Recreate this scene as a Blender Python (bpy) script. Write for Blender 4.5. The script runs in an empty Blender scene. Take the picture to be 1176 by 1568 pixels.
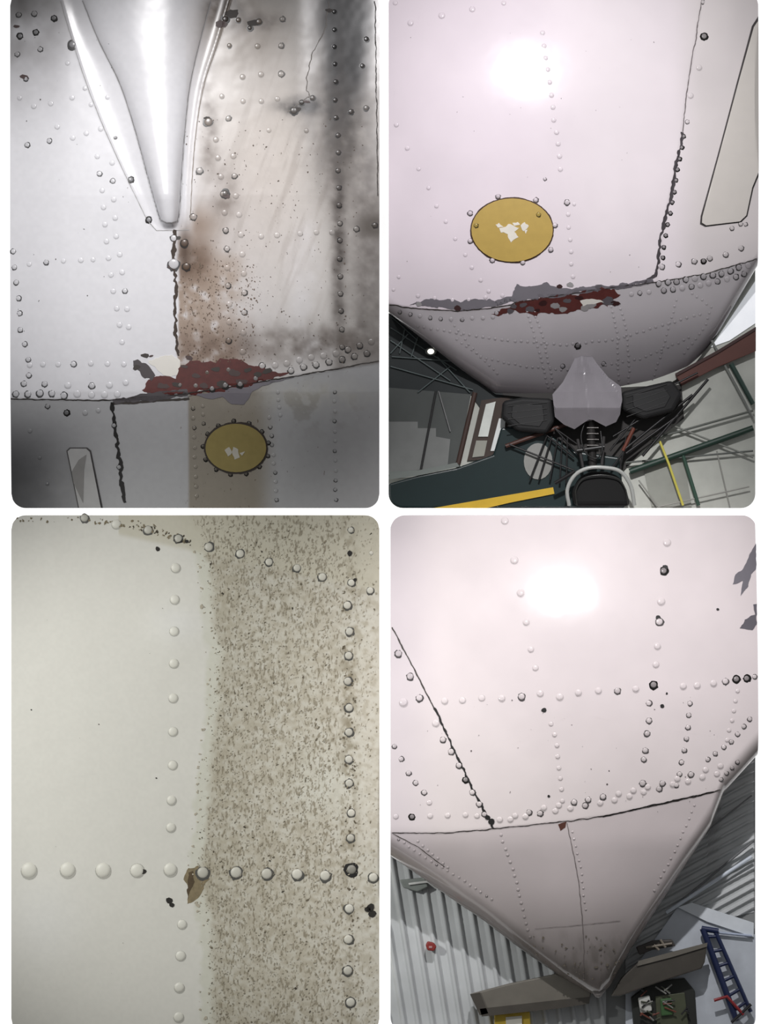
import bpy, math, numpy as np, random
from mathutils import Vector, Matrix
from mathutils.geometry import delaunay_2d_cdt
random.seed(4); RNG=np.random.RandomState(7)
K=0.002; CZ=2.2; CAM=20.0
def W(x,y,d): return ((x-588.0)*K, -d, CZ+(784.0-y)*K)
TAB=RNG.rand(256,256)
def vn(x,y,s,seed=0):
    x=np.asarray(x,float)/s+seed*17.3; y=np.asarray(y,float)/s+seed*9.1
    xi=np.floor(x).astype(int); yi=np.floor(y).astype(int)
    fx=x-xi; fy=y-yi; fx=fx*fx*(3-2*fx); fy=fy*fy*(3-2*fy)
    a=TAB[xi%256,yi%256]; b=TAB[(xi+1)%256,yi%256]; c=TAB[xi%256,(yi+1)%256]; d=TAB[(xi+1)%256,(yi+1)%256]
    return (a*(1-fx)+b*fx)*(1-fy)+(c*(1-fx)+d*fx)*fy
def fbm(x,y,s,seed=0,o=4):
    r=0;w=0.5;t=0
    for i in range(o):
        r=r+w*vn(x,y,s/(2**i),seed+i*3); t+=w; w*=0.5
    return r/t
def sm(a,b,x):
    t=np.clip((np.asarray(x,float)-a)/(b-a),0,1); return t*t*(3-2*t)
def lin(c):
    c=np.asarray(c,float)/255.0
    return np.where(c<=0.04045,c/12.92,((c+0.055)/1.055)**2.4)
def gz(x,y,cx,cy,sx,sy): return np.exp(-0.5*(((x-cx)/sx)**2+((y-cy)/sy)**2))
def mixc(c,col,m):
    m=np.clip(m,0,1)[...,None]; return c*(1-m)+np.array(col,float)*m

# ------------------------------------------------------------- materials
def attr_mat(name,rough=0.34,speck=(88,78,62),scale=75,bump=0.03,coat=0.0,rotz=0.5,thr=0.755,k=16,spec=.5):
    m=bpy.data.materials.new(name); m.use_nodes=True; n=m.node_tree.nodes; l=m.node_tree.links
    b=n['Principled BSDF']; b.inputs['Roughness'].default_value=rough; b.inputs['Specular IOR Level'].default_value=spec
    b.inputs['Coat Weight'].default_value=coat; b.inputs['Coat Roughness'].default_value=0.3
    a=n.new('ShaderNodeAttribute'); a.attribute_name='Col'
    tc=n.new('ShaderNodeTexCoord'); mp=n.new('ShaderNodeMapping')
    mp.inputs['Rotation'].default_value=(0,rotz,0); mp.inputs['Scale'].default_value=(1.6,1,0.7)
    nz=n.new('ShaderNodeTexNoise'); nz.inputs['Scale'].default_value=scale; nz.inputs['Detail'].default_value=3.5
    l.new(tc.outputs['Object'],mp.inputs[0]); l.new(mp.outputs[0],nz.inputs['Vector'])
    th=n.new('ShaderNodeMath'); th.operation='MULTIPLY_ADD'; th.inputs[1].default_value=-0.16; th.inputs[2].default_value=thr
    l.new(a.outputs['Alpha'],th.inputs[0])
    sb=n.new('ShaderNodeMath'); sb.operation='SUBTRACT'; l.new(nz.outputs['Fac'],sb.inputs[0]); l.new(th.outputs[0],sb.inputs[1])
    mu=n.new('ShaderNodeMath'); mu.operation='MULTIPLY'; mu.inputs[1].default_value=k; mu.use_clamp=True; l.new(sb.outputs[0],mu.inputs[0])
    g=n.new('ShaderNodeMath'); g.operation='GREATER_THAN'; g.inputs[1].default_value=0.04; l.new(a.outputs['Alpha'],g.inputs[0])
    m2=n.new('ShaderNodeMath'); m2.operation='MULTIPLY'; l.new(mu.outputs[0],m2.inputs[0]); l.new(g.outputs[0],m2.inputs[1])
    m3=n.new('ShaderNodeMath'); m3.operation='MULTIPLY'; m3.inputs[1].default_value=0.8; l.new(m2.outputs[0],m3.inputs[0])
    mx=n.new('ShaderNodeMix'); mx.data_type='RGBA'; l.new(m3.outputs[0],mx.inputs['Factor'])
    l.new(a.outputs['Color'],mx.inputs['A']); mx.inputs['B'].default_value=(*lin(speck),1)
    l.new(mx.outputs['Result'],b.inputs['Base Color'])
    n2=n.new('ShaderNodeTexNoise'); n2.inputs['Scale'].default_value=9; n2.inputs['Detail'].default_value=2
    l.new(tc.outputs['Object'],n2.inputs['Vector'])
    bp=n.new('ShaderNodeBump'); bp.inputs['Strength'].default_value=bump*6; bp.inputs['Distance'].default_value=0.01
    l.new(n2.outputs['Fac'],bp.inputs['Height']); l.new(bp.outputs[0],b.inputs['Normal'])
    return m
_mc={}
def M(col,rough=0.5,metal=0.0,var=0.15,emit=0,scale=25):
    key=(tuple(col),rough,metal,var,emit)
    if key in _mc: return _mc[key]
    m=bpy.data.materials.new('paint_%d_%d_%d'%tuple(col)); m.use_nodes=True; n=m.node_tree.nodes; l=m.node_tree.links
    b=n['Principled BSDF']; b.inputs['Roughness'].default_value=rough; b.inputs['Metallic'].default_value=metal
    tc=n.new('ShaderNodeTexCoord'); nz=n.new('ShaderNodeTexNoise'); nz.inputs['Scale'].default_value=scale; nz.inputs['Detail'].default_value=5
    l.new(tc.outputs['Object'],nz.inputs['Vector'])
    mx=n.new('ShaderNodeMix'); mx.data_type='RGBA'; c=lin(col)
    mx.inputs['A'].default_value=(*(c*(1-var)),1); mx.inputs['B'].default_value=(*np.minimum(c*(1+var),1),1)
    l.new(nz.outputs['Fac'],mx.inputs['Factor']); l.new(mx.outputs['Result'],b.inputs['Base Color'])
    if emit:
        b.inputs['Emission Color'].default_value=(*c,1); b.inputs['Emission Strength'].default_value=emit
    _mc[key]=m; return m
# ------------------------------------------------------------- mesh helpers
def grp(name):
    e=bpy.data.objects.new(name,None); bpy.context.scene.collection.objects.link(e); e.empty_display_size=0.1; return e
def mk(name,v,f,mat,parent=None,cols=None,smooth=False,bevel=0):
    me=bpy.data.meshes.new(name); me.from_pydata([tuple(p) for p in v],[],[tuple(q) for q in f]); me.update()
    if cols is not None:
        a=me.color_attributes.new('Col','FLOAT_COLOR','POINT'); a.data.foreach_set('color',np.asarray(cols,dtype=np.float32).ravel())
    if smooth: me.polygons.foreach_set('use_smooth',[True]*len(me.polygons))
    me.materials.append(mat)
    o=bpy.data.objects.new(name,me); bpy.context.scene.collection.objects.link(o)
    if parent: o.parent=parent
    if bevel:
        b=o.modifiers.new('bevel','BEVEL'); b.width=bevel; b.segments=3; b.limit_method='ANGLE'; b.angle_limit=0.6
    return o
def rrect(x0,y0,x1,y1,r,n=8):
    p=[]
    for cx,cy,a0 in ((x1-r,y0+r,-90),(x1-r,y1-r,0),(x0+r,y1-r,90),(x0+r,y0+r,180)):
        for i in range(n+1):
            a=math.radians(a0+90*i/n); p.append((cx+r*math.cos(a),cy+r*math.sin(a)))
    return p
def area(p): return sum(p[i][0]*p[(i+1)%len(p)][1]-p[(i+1)%len(p)][0]*p[i][1] for i in range(len(p)))
def clip(poly,cp):
    if area(cp)<0: cp=cp[::-1]
    out=list(poly)
    for i in range(len(cp)):
        a=cp[i]; b=cp[(i+1)%len(cp)]
        if abs(a[0]-b[0])+abs(a[1]-b[1])<1e-6: continue
        ins=lambda p:(b[0]-a[0])*(p[1]-a[1])-(b[1]-a[1])*(p[0]-a[0])>=-1e-9
        inp=out; out=[]
        for j in range(len(inp)):
            c=inp[j]; d=inp[(j+1)%len(inp)]; ic,id_=ins(c),ins(d)
            if ic: out.append(c)
            if ic!=id_:
                dx,dy=d[0]-c[0],d[1]-c[1]; ex,ey=b[0]-a[0],b[1]-a[1]
                den=ex*dy-ey*dx
                if abs(den)>1e-12:
                    t=-(ex*(c[1]-a[1])-ey*(c[0]-a[0]))/den; out.append((c[0]+t*dx,c[1]+t*dy))
        if not out: return []
    return out
TOPX=-14; BOTX=1584
PAN={1:(15,TOPX,581,778),2:(595,TOPX,1160,778),3:(15,789,581,BOTX),4:(598,789,1160,BOTX)}
RR={k:rrect(*v,22) for k,v in PAN.items()}
def ycorn(k,x):
    x0,y0,x1,y1=PAN[k]; r=22.0; x=np.asarray(x,float)
    d=np.maximum(np.maximum(x0+r-x,x-(x1-r)),0); e=r-np.sqrt(np.maximum(r*r-d*d,0)); return y0+e,y1-e
def prism(name,poly,d0,d1,mat,parent,pan=None,bevel=0):
    if pan: poly=clip(poly,RR[pan])
    if len(poly)<3: return None
    q=[]
    for p in poly:
        if not q or math.hypot(p[0]-q[-1][0],p[1]-q[-1][1])>0.05: q.append(p)
    poly=q
    if area(poly)>0: poly=poly[::-1]
    n=len(poly); v=[W(x,y,d0) for x,y in poly]+[W(x,y,d1) for x,y in poly]
    f=[list(range(n))[::-1],list(range(n,2*n))]+[(i,(i+1)%n,n+(i+1)%n,n+i) for i in range(n)]
    return mk(name,v,f,mat,parent,bevel=bevel)
def tube(name,pts,r,mat,parent,cyc=False):
    cu=bpy.data.curves.new(name,'CURVE'); cu.dimensions='3D'; cu.bevel_depth=r*K; cu.bevel_resolution=3; cu.use_fill_caps=True
    s=cu.splines.new('POLY'); s.points.add(len(pts)-1)
    for i,p in enumerate(pts): s.points[i].co=(*W(*p),1)
    s.use_cyclic_u=cyc
    o=bpy.data.objects.new(name,cu); bpy.context.scene.collection.objects.link(o); o.data.materials.append(mat); o.parent=parent
    return o
def smoothpts(pts,n=8):
    P=[np.array(p,float) for p in pts]; P=[2*P[0]-P[1]]+P+[2*P[-1]-P[-2]]; out=[]
    for i in range(1,len(P)-2):
        for j in range(n):
            t=j/n; a,b,c,d=P[i-1:i+3]
            out.append(0.5*((2*b)+(-a+c)*t+(2*a-5*b+4*c-d)*t*t+(-a+3*b-3*c+d)*t**3))
    out.append(P[-2]); return out
def gridskin(name,x0,x1,ytf,ybf,H,C,mat,parent,step=2.0,ystep=2.0,back=0.0008):
    nx=int((x1-x0)/step)+1; xs=np.linspace(x0,x1,nx)
    yt=ytf(xs); yb=ybf(xs); ny=int(max(yb-yt)/ystep)+1; t=np.linspace(0,1,ny)
    X=np.repeat(xs[None],ny,0); Y=yt[None]+(yb-yt)[None]*t[:,None]
    D=H(X,Y); col=C(X,Y)
    v=np.stack([(X-588)*K,-D,CZ+(784-Y)*K],-1).reshape(-1,3)
    idx=np.arange(nx*ny).reshape(ny,nx)
    f=np.stack([idx[:-1,:-1],idx[1:,:-1],idx[1:,1:],idx[:-1,1:]],-1).reshape(-1,4).tolist()
    ring=list(idx[0,:])+list(idx[1:,-1])+list(idx[-1,:-1][::-1])+list(idx[1:-1,0][::-1])
    vb=v[ring].copy(); vb[:,1]=-back; n0=len(v); n=len(ring)
    vr=v[ring].copy(); v=np.vstack([v,vr,vb]); c=col.reshape(-1,4); cr=c[ring].copy(); cr[:,3]=0; c=np.vstack([c,cr,cr])
    f+=[(n0+i,n0+(i+1)%n,n0+n+(i+1)%n,n0+n+i) for i in range(n)]
    return mk(name,v.tolist(),f,mat,parent,cols=c,smooth=True)
def jag(poly,step=3,amp=2.0,seed=0,closed=True):
    out=[]; n=len(poly); m=n if closed else n-1
    for i in range(m):
        a=poly[i]; b=poly[(i+1)%n]; L=math.hypot(b[0]-a[0],b[1]-a[1]); k=max(1,int(L/step))
        for j in range(k):
            t=j/k; x=a[0]+(b[0]-a[0])*t; y=a[1]+(b[1]-a[1])*t
            out.append((x+(fbm(x,y,9,seed,3)-.5)*4*amp,y+(fbm(x,y,9,seed+40,3)-.5)*4*amp))
    if not closed: out.append(tuple(poly[-1][:2]))
    return out
def patch(name,poly,H,mat,parent,eps=0.0012,pan=None,amp=0,step=3,seed=0,grid=7,skirt=0.002,smooth=False):
    if amp: poly=jag(poly,step,amp,seed)
    if pan: poly=clip(poly,RR[pan])
    if len(poly)<3: return
    xs=[p[0] for p in poly]; ys=[p[1] for p in poly]
    pts=[Vector(p) for p in poly]; n=len(pts)
    gx=np.arange(min(xs)+grid/2,max(xs),grid); gy=np.arange(min(ys)+grid/2,max(ys),grid)
    pts+=[Vector((float(a),float(b))) for a in gx for b in gy]
    r=delaunay_2d_cdt(pts,[(i,(i+1)%n) for i in range(n)],[list(range(n))],1,1e-4)
    V,F=r[0],r[2]
    X=np.array([p.x for p in V]); Y=np.array([p.y for p in V]); D=H(X,Y)
    v=[W(X[i],Y[i],D[i]+eps) for i in range(len(V))]; f=[list(q) for q in F]
    cnt={}
    for q in f:
        for i in range(len(q)):
            e=(q[i],q[(i+1)%len(q)]); cnt[frozenset(e)]=cnt.get(frozenset(e),[])+[e]
    n0=len(v); v+=[W(X[i],Y[i],D[i]+eps-skirt-0.001) for i in range(len(V))]
    f+=[(e[0][1],e[0][0],e[0][0]+n0,e[0][1]+n0) for e in cnt.values() if len(e)==1]
    return mk(name,v,f,mat,parent)
def ribbon(name,pts,w,H,mat,parent,eps=0.0016,jit=0.5,wob=0.8,seed=0,step=2.5):
    q=jag(pts,step,wob,seed,closed=False); v=[];f=[]
    for i,p in enumerate(q):
        a=q[max(0,i-1)]; b=q[min(len(q)-1,i+1)]; dx,dy=b[0]-a[0],b[1]-a[1]; L=math.hypot(dx,dy) or 1
        nx,ny=-dy/L,dx/L
        n1=float(vn(p[0],p[1],5,seed+5)); n2=float(vn(p[0],p[1],4,seed+9))
        w1=w*(1-jit+2*jit*n1)/2; w2=w*(1-jit+2*jit*n2)/2
        for s in (w1,0,-w2):
            x=p[0]+nx*s; y=p[1]+ny*s; v.append(W(x,y,float(H(np.array(x),np.array(y)))+eps))
        if i: 
            k=3*i; f+=[(k-3,k-2,k+1,k),(k-2,k-1,k+2,k+1)]
    return mk(name,v,f,mat,parent)
def rivets(name,lst,H,C,mat,parent,hf=0.15,seed=1,cleanring=.70,rs=.87):
    rr=random.Random(seed); v=[];f=[];c=[]; S=16
    for t in lst:
        x,y,r=t[:3]; st=t[3] if len(t)>3 else 0; r*=rs
        x+=rr.uniform(-.8,.8); y+=rr.uniform(-.8,.8)
        d=float(H(np.array([x]),np.array([y]))[0]); base=C(np.array([x]),np.array([y]))[0,:3]
        h=.5; gx=float(H(np.array([x+h]),np.array([y]))[0]-H(np.array([x-h]),np.array([y]))[0]); gy=float(H(np.array([x]),np.array([y+h]))[0]-H(np.array([x]),np.array([y-h]))[0])
        gx=max(-.002,min(.002,gx)); gy=max(-.002,min(.002,gy))
        def add(px,py,e,col):
            v.append(W(px,py,d+gx*(px-x)+gy*(py-y)+e)); c.append((*col,0.0)); return len(v)-1
        if st==0: rc=base*cleanring; dc=base*.99; R=1.07
        elif st==1: rc=base*0.10+0.006; dc=base*rr.uniform(.75,.95); R=1.12
        elif st==2: rc=np.array([.010,.009,.008]); dc=base*.38; R=1.22
        else: rc=np.array([.008,.008,.008]); dc=None; R=1.0
        r0=r*({0:.95,1:.88,2:.76,3:.9}[st])
        a=rr.uniform(0,6.28); ox=math.cos(a)*r*.12*(st>0)+.04*r; oy=(abs(math.sin(a))*.14+.05)*r  # ring sits low: painted shade crescent under the head, plus dirt on stained rivets
        ct=add(x+ox,y+oy,0.0011,rc); ring=[]
        for i in range(S):
            an=2*math.pi*i/S; q=R*r*(1+(rr.uniform(-.13,.13) if st else 0))
            ring.append(add(x+ox+math.cos(an)*q,y+oy+math.sin(an)*q,0.0008,rc))
        for i in range(S): f.append((ct,ring[(i+1)%S],ring[i]))
        if dc is not None:
            dc=np.minimum(dc,.9); prev=None; dk=dc*(1 if st==0 else .6)
            for fr in (1.0,.84,.6,.3):
                e=0.0012+hf*r*K*math.sqrt(max(0,1-fr*fr)); cc=dk if fr>.9 else dc
                cur=[add(x+math.cos(2*math.pi*i/S)*r0*fr,y+math.sin(2*math.pi*i/S)*r0*fr,e,cc) for i in range(S)]
                if prev:
                    for i in range(S): f.append((prev[i],cur[i],cur[(i+1)%S],prev[(i+1)%S]))
                prev=cur
            t0=add(x,y,0.0012+hf*r*K,dc)
            for i in range(S): f.append((prev[i],t0,prev[(i+1)%S]))
    return mk(name,v,f,mat,parent,cols=np.array(c),smooth=True)
def chain(pts,sp,r,st=0,mix=None,seed=0):
    o=[];rr=random.Random(seed+3+int(pts[0][0])); carry=0
    for a,b in zip(pts[:-1],pts[1:]):
        L=math.hypot(b[0]-a[0],b[1]-a[1]); t=carry
        while t<L:
            s=1 if (mix and rr.random()<mix) else st
            o.append((a[0]+(b[0]-a[0])*t/L,a[1]+(b[1]-a[1])*t/L,r,s)); t+=sp
        carry=t-L
    return o
def specks(name,n,box,H,mat,parent,smin=.6,smax=1.8,seed=0,cond=None,ang=None,elong=None):
    rr=random.Random(seed); v=[];f=[]
    k=0
    while k<n:
        x=rr.uniform(box[0],box[2]); y=rr.uniform(box[1],box[3])
        if cond and not cond(x,y): 
            k+=0.2; continue
        k+=1; r=rr.uniform(smin,smax)*rr.uniform(.5,1); m=8; a0=rr.uniform(0,6) if ang is None else ang+rr.uniform(-.8,.8); el=rr.uniform(.4,1) if elong is None else rr.uniform(.3,.75)
        d=float(H(np.array([x]),np.array([y]))[0]); b=len(v)
        if elong: r*=elong
        for i in range(m):
            a=2*math.pi*i/m; q=r*rr.uniform(.35,1.4); px=math.cos(a)*q; py=math.sin(a)*q*el
            v.append(W(x+px*math.cos(a0)-py*math.sin(a0),y+px*math.sin(a0)+py*math.cos(a0),d+.0022))
        f.append(list(range(b,b+m))[::-1])
    return mk(name,v,f,mat,parent)
def RGBA(c,spk): return np.concatenate([lin(np.clip(c,0,255)),np.asarray(spk)[...,None]],-1)
skinM=attr_mat('fuselage_paint',rough=.27,scale=95,speck=(95,82,68))
skinP=attr_mat('fuselage_paint_gloss',rough=.115,scale=95,coat=.09,bump=.015,spec=.32)
skinD=attr_mat('fuselage_paint_speckled',rough=.45,scale=95,speck=(128,119,99),thr=.69,k=9)
BLK=M((22,20,19),.6); DK=M((60,54,50),.6); RED=M((88,40,36),.55,var=.35,scale=60); PRIMER=M((112,108,114),.5,var=.12)
WHT=M((228,224,216),.4,var=.05); GRY=M((150,147,147),.5)

# ============================================================= board
bd=prism('display_board',[(-120,-110),(1300,-110),(1300,1884),(-120,1884)],-0.06,0.0,M((250,250,250),.6,var=.01,emit=.95),None)  # glow added so the border stays pure white; the board is no lamp
wall=mk('wall_back',[(-7,.08,0),(7,.08,0),(7,.08,6),(-7,.08,6),(-7,.25,0),(7,.25,0),(7,.25,6),(-7,.25,6)],
  [(0,1,2,3),(5,4,7,6),(4,0,3,7),(1,5,6,2),(3,2,6,7),(4,5,1,0)],M((205,205,205),.8))
fl=mk('floor',[(-7,-22,-.1),(7,-22,-.1),(7,.25,-.1),(-7,.25,-.1),(-7,-22,0),(7,-22,0),(7,.25,0),(-7,.25,0)],
  [(0,1,2,3),(4,5,6,7),(0,1,5,4),(1,2,6,5),(2,3,7,6),(3,0,4,7)],M((110,108,105),.7))

# ============================================================= PANEL 1
A1=grp('aircraft_fuselage')
yk=[-20,60,130,200,270,330,352]
def spl(vals):
    q=smoothpts([(a,b,0) for a,b in zip(yk,vals)],8); return [p[0] for p in q],[p[1] for p in q]
SOL,SOR,SIL,SIR=[spl(v) for v in ([86,110,133,161,193,222,233],[360,336,313,301,295,292,290],[118,150,184,207,226,243,252],[330,308,292,284,279,275,268])]
fOL=lambda y:np.interp(y,*SOL); fOR=lambda y:np.interp(y,*SOR); fIL=lambda y:np.interp(y,*SIL); fIR=lambda y:np.interp(y,*SIR)
sx1=[0,165,285,430,600]; sy1=[611,613,604,580,552]
def seam1(x): return np.interp(x,sx1,sy1)
def H1(X,Y):
    X=np.asarray(X,float);Y=np.asarray(Y,float)
    d=.15-.05*((X-300)*K)**2*1.5
    d=d+np.interp(Y,[-20,300,600,780],[.0,.008,-.005,-.07])
    d=d-.025*sm(450,581,X)-.02*sm(110,15,X)
    ol,orr,il,ir=fOL(Y),fOR(Y),fIL(Y),fIR(Y)
    fade=sm(353,342,Y)
    fl_=np.clip(np.minimum((X-ol)/3.0,(orr-X)/3.0),0,1)*.003
    u=np.clip((X-il)/(ir-il),0,1); hw=(ir-il)*K/2
    amp=np.minimum(np.interp(Y,[0,140,190,300,345],[.045,.042,.044,.062,.056]),hw*1.5)
    bul=amp*np.power(np.clip(1-np.abs(2*u-1)**2.8,0,1),.75)
    lf=np.clip((X-ol)/np.maximum(il-ol,1),0,1); rf=np.clip((orr-X)/np.maximum(orr-ir,1),0,1)
    rise=-.004*(np.sin(math.pi*lf)*(X<il)+np.sin(math.pi*rf)*(X>ir))
    d=d+fade*(fl_+bul+rise)
    d=d-.003*sm(-1,1,Y-seam1(X))
    return d
def C1(X,Y):
    c=np.zeros(X.shape+(3,))+np.array([224,223,226.])
    n=fbm(X,Y,60,1); n2=fbm(X,Y,14,5); st=fbm(X,Y*.25,22,9)
    ab=1-sm(-1,1,Y-seam1(X))
    ol,orr=fOL(Y),fOR(Y)
    right=sm(300,560,X)*sm(.2,.7,n+.25)
    c=mixc(c,(194,190,184),right*.85)
    c=mixc(c,(130,126,122),sm(490,590,X)*.7)  # light falloff painted into the colour towards the right edge
    outr=sm(-3,12,X-orr)
    c=mixc(c,(186,178,168),outr*sm(380,180,Y)*ab*.45)
    le=272+(n2-.5)*8
    s=sm(0,3,X-le)*sm(420,300,X+(n-.5)*120)*sm(345,420,Y)*sm(620,560,Y)
    c=mixc(c,(150,128,110),s*.8*sm(.1,.5,n2))
    c=mixc(c,(92,70,55),gz(X,Y,302,398,16,22)*1.0*(.4+n2)*(X>le))
    c=mixc(c,(80,62,50),gz(X,Y,284,385,8,26)*.9)
    c=mixc(c,(126,104,88),gz(X,Y,303,345,26,22)*.75*outr)
    c=mixc(c,(108,88,76),gz(X,Y,330,535,60,20)*.7*(X>le)*(n2+.3))
    c=mixc(c,(176,158,142),gz(X,Y,390,300,70,160)*.35*(X>285))
    drip=fbm(X+(Y-180)*.35,Y*.12,10,15)
    c=mixc(c,(150,140,132),sm(.52,.75,drip)*gz(X,Y,440,260,90,150)*.35*(X>300))
    # soot
    wob=(fbm(X*.2,Y,60,33)-.5)*20
    c=mixc(c,(78,74,71),gz(X,Y,504+wob,100,26,115)*.9*(.25+st))
    c=mixc(c,(10,9,9),np.clip(gz(X,Y,534+wob*.6,60,17,72)*3.4*(.45+st*.7),0,1)*sm(215,120,Y+st*60))
    c=mixc(c,(10,9,9),np.clip(gz(X,Y,530,0,24,50)*2.2*(.4+st),0,1))
    c=mixc(c,(34,31,29),np.clip(gz(X,Y,522,165,12,28)*1.8*(.2+n2*1.2),0,1))
    c=mixc(c,(70,64,60),gz(X,Y,525,215,22,60)*.8*(.2+n2*1.2))
    c=mixc(c,(40,30,24),np.clip(gz(X,Y,350,20,18,18)*2.6*n2,0,1))
    c=mixc(c,(46,36,30),np.clip(gz(X,Y,385,35,24,8)*2.2*n2,0,1))
    c=mixc(c,(124,110,97),gz(X,Y,365,45,40,45)*.7)
    c=mixc(c,(48,44,42),np.clip(gz(X,Y,462,163,22,8)*2.4*n2,0,1))
    c=mixc(c,(84,78,74),gz(X,Y,519,330,8,190)*1.0*(.2+n2*1.2))
    c=mixc(c,(104,96,90),gz(X,Y,500,525,80,18)*1.3*n2)
    c=mixc(c,(96,90,86),gz(X,Y,564,400,18,200)*.6*n2*1.6)
    c=mixc(c,(90,84,78),gz(X,Y,575,345,16,12)*1.4)
    c=mixc(c,(104,92,84),gz(X,Y,320,195,9,50)*.8*n2*1.6)
    c=mixc(c,(112,100,92),gz(X,Y,345,300,14,24)*.8*n2*1.4)
    c=mixc(c,(112,108,106),gz(X,Y,28,40,50,60)*1.0*n*1.4)
    # below seam
    c=mixc(c,(162,162,163),(1-ab)*.9)
    c=mixc(c,(130,122,108),(1-ab)*sm(286,291,X)*sm(430,385,X)*.8)
    c=mixc(c,(184,182,176),np.clip((1-ab)*gz(X,Y,470,606,60,14)*1.2*n2*1.4,0,1))
    c=mixc(c,(126,122,114),(1-ab)*sm(.5,.65,n2)*gz(X,Y,460,625,60,22)*.4)
    c=mixc(c,(66,66,68),(1-ab)*sm(170,15,X)*sm(600,740,Y)*.8)  # dark lower-left corner: light falloff painted into the skin colour
    spk=np.clip(sm(270,285,X)*(.35+.6*s+.25*(1-ab)*sm(420,390,X))*sm(150,260,Y)*sm(600,480,X),0,1)
    return RGBA(c*(.985+.03*fbm(X,Y,6,3,2))[...,None],spk)
gridskin('belly_skin',15,581,lambda x:ycorn(1,x)[0],lambda x:ycorn(1,x)[1],H1,C1,skinM,A1)
R=[]
R+=[(24,603,5.5,1),(42,604,5.5,1),(60,602,6,1),(79,603,5.5,1),(97,605,6,1),(118,603,6),(140,604,5.5),(160,604,5.5),(180,603,5.5)]
R+=[(36,588,5,1),(68,588,5,1),(104,590,5.5),(141,590,5.5,1),(168,589,5.5),(193,586,5)]
R+=[(45,558,4.5),(66,557,4.5),(88,558,4.5),(112,558,5,1),(140,556,4.5),(165,557,4.5),(190,557,4.5)]
R+=chain([(20,385),(22,420),(28,450),(30,500),(42,545),(44,580)],24,4.5,1,None)
R+=[(44,404,4),(70,402,4.5,1),(98,400,4),(124,399,4.5),(142,398,4)]
R+=chain([(150,240),(158,303),(165,382),(172,435),(180,480),(190,540)],26,4.5,0,.2)+chain([(172,250),(178,358),(190,432),(200,520)],28,4.5,0,.15)
R+=[(42,222,4.5,1),(75,216,4.5,1),(88,194,4.5),(112,212,4.5),(132,205,4.5),(155,198,4.5),(177,212,3.2,2),(52,162,4.5),(30,150,4),(78,158,4.5),(110,150,4.5),(140,160,4),(165,150,4),(103,97,4),(62,76,4.5,1),(40,120,4.5,1),(30,55,5,2),(55,50,5,2),(26,82,4.5,1),(52,20,5,1),(28,22,4.5,1),(82,28,5,2),(130,135,4)]
R+=[(112,69,7.5,2),(201,275,5,2),(229,338,5.2,2),(320,187,8,1),(345,297,7,2),(306,262,6,1),(296,332,6,1),(267,405,10,1),(266,366,6,1),(283,372,7,1),(285,408,7,1),(346,30,7,2)]
R+=[(365,32,5,1),(397,34,6,1),(383,44,5,2),(432,30,5,1),(430,70,5,1),(395,72,5),(430,114,5.5,1),(400,115,5),(372,118,5),(352,70,4.5,1),(340,148,4.5),(372,156,4.5),(400,156,4.5),(425,152,4.5),(450,170,7,1),(462,158,5,1),(478,150,5,1),(350,182,5,1),(412,200,4)]
R+=chain([(330,215),(338,272),(345,330),(347,370),(352,490),(350,540)],28,5,0,.35)+chain([(358,240),(362,300),(370,370),(375,450),(372,540)],30,5,0,.3)
R+=[(400,362,4.5),(425,360,5),(460,358,4.5),(485,356,4.5),(508,355,4.5),(545,350,5,1),(573,345,5,1)]
R+=chain([(512,18),(514,175),(517,202),(520,345),(521,455),(525,545)],27,4.4,1)
R+=[(470,200,4),(560,165,5,1),(538,170,5,1),(560,60,5,1),(555,100,4.5,1)]
R+=chain([(402,560),(430,558),(470,548),(520,540),(574,521)],19,5.5,0,.5)+chain([(445,567),(500,555),(575,538)],20,5.5,1,.5)
R+=[(300,590,5,2),(325,595,5,2),(345,590,6,2),(368,588,6,2),(392,580,5,2),(275,590,5,2),(318,570,4.5,2),(350,566,5,2)]
R+=[(102,632,5,2),(72,622,4,1),(130,632,4.5),(150,628,4),(175,652,4,1),(182,715,4,1)]
R+=chain([(296,625),(298,700),(301,770)],15,3.2,0,.5)+chain([(310,622),(312,660)],13,3,0,.5)
R+=chain([(412,640),(418,690),(424,770)],14,3.2,0,.4)+chain([(512,600),(514,770)],15,3,0,.4)
R+=[(60,700,3,0),(70,740,3,0),(45,660,3.5)]+chain([(425,600),(430,640)],12,3)
for i in range(13):
    a=i/13*6.283+.3; R.append((361+51*math.cos(a),686+41*math.sin(a),3.4,2))
rivets('belly_rivets',R,H1,C1,skinM,A1,seed=3,rs=.9)
ribbon('lap_seam',[(16,611),(165,613),(235,608),(285,603),(430,580),(580,552)],1.6,H1,DK,A1,seed=1)
ribbon('lap_seam_gap',[(172,618),(230,615),(290,610)],3,H1,DK,A1,seed=2)
ribbon('seam_crack_vertical',[(171,618),(175,650),(180,680),(186,740),(190,770)],4.8,H1,BLK,A1,seed=3,wob=1.6,jit=.9)
ribbon('seam_crack_center',[(268,352),(265,400),(271,440),(268,500),(274,545)],4.5,H1,M((62,50,42),.7),A1,seed=4,wob=1.8,jit=.95)
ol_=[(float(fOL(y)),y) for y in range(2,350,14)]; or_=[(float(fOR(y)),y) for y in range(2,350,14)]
ribbon('fairing_shade_line_left',ol_+[(240,354),(290,353)],.9,H1,M((158,156,154),.6),A1,seed=5,wob=.2)  # thin grey ribbon painting the shade line along the left flange
ribbon('fairing_shade_line_right',or_,1.2,H1,M((140,130,120),.6),A1,seed=6,wob=.2)  # painted shade line along the right flange
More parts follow.
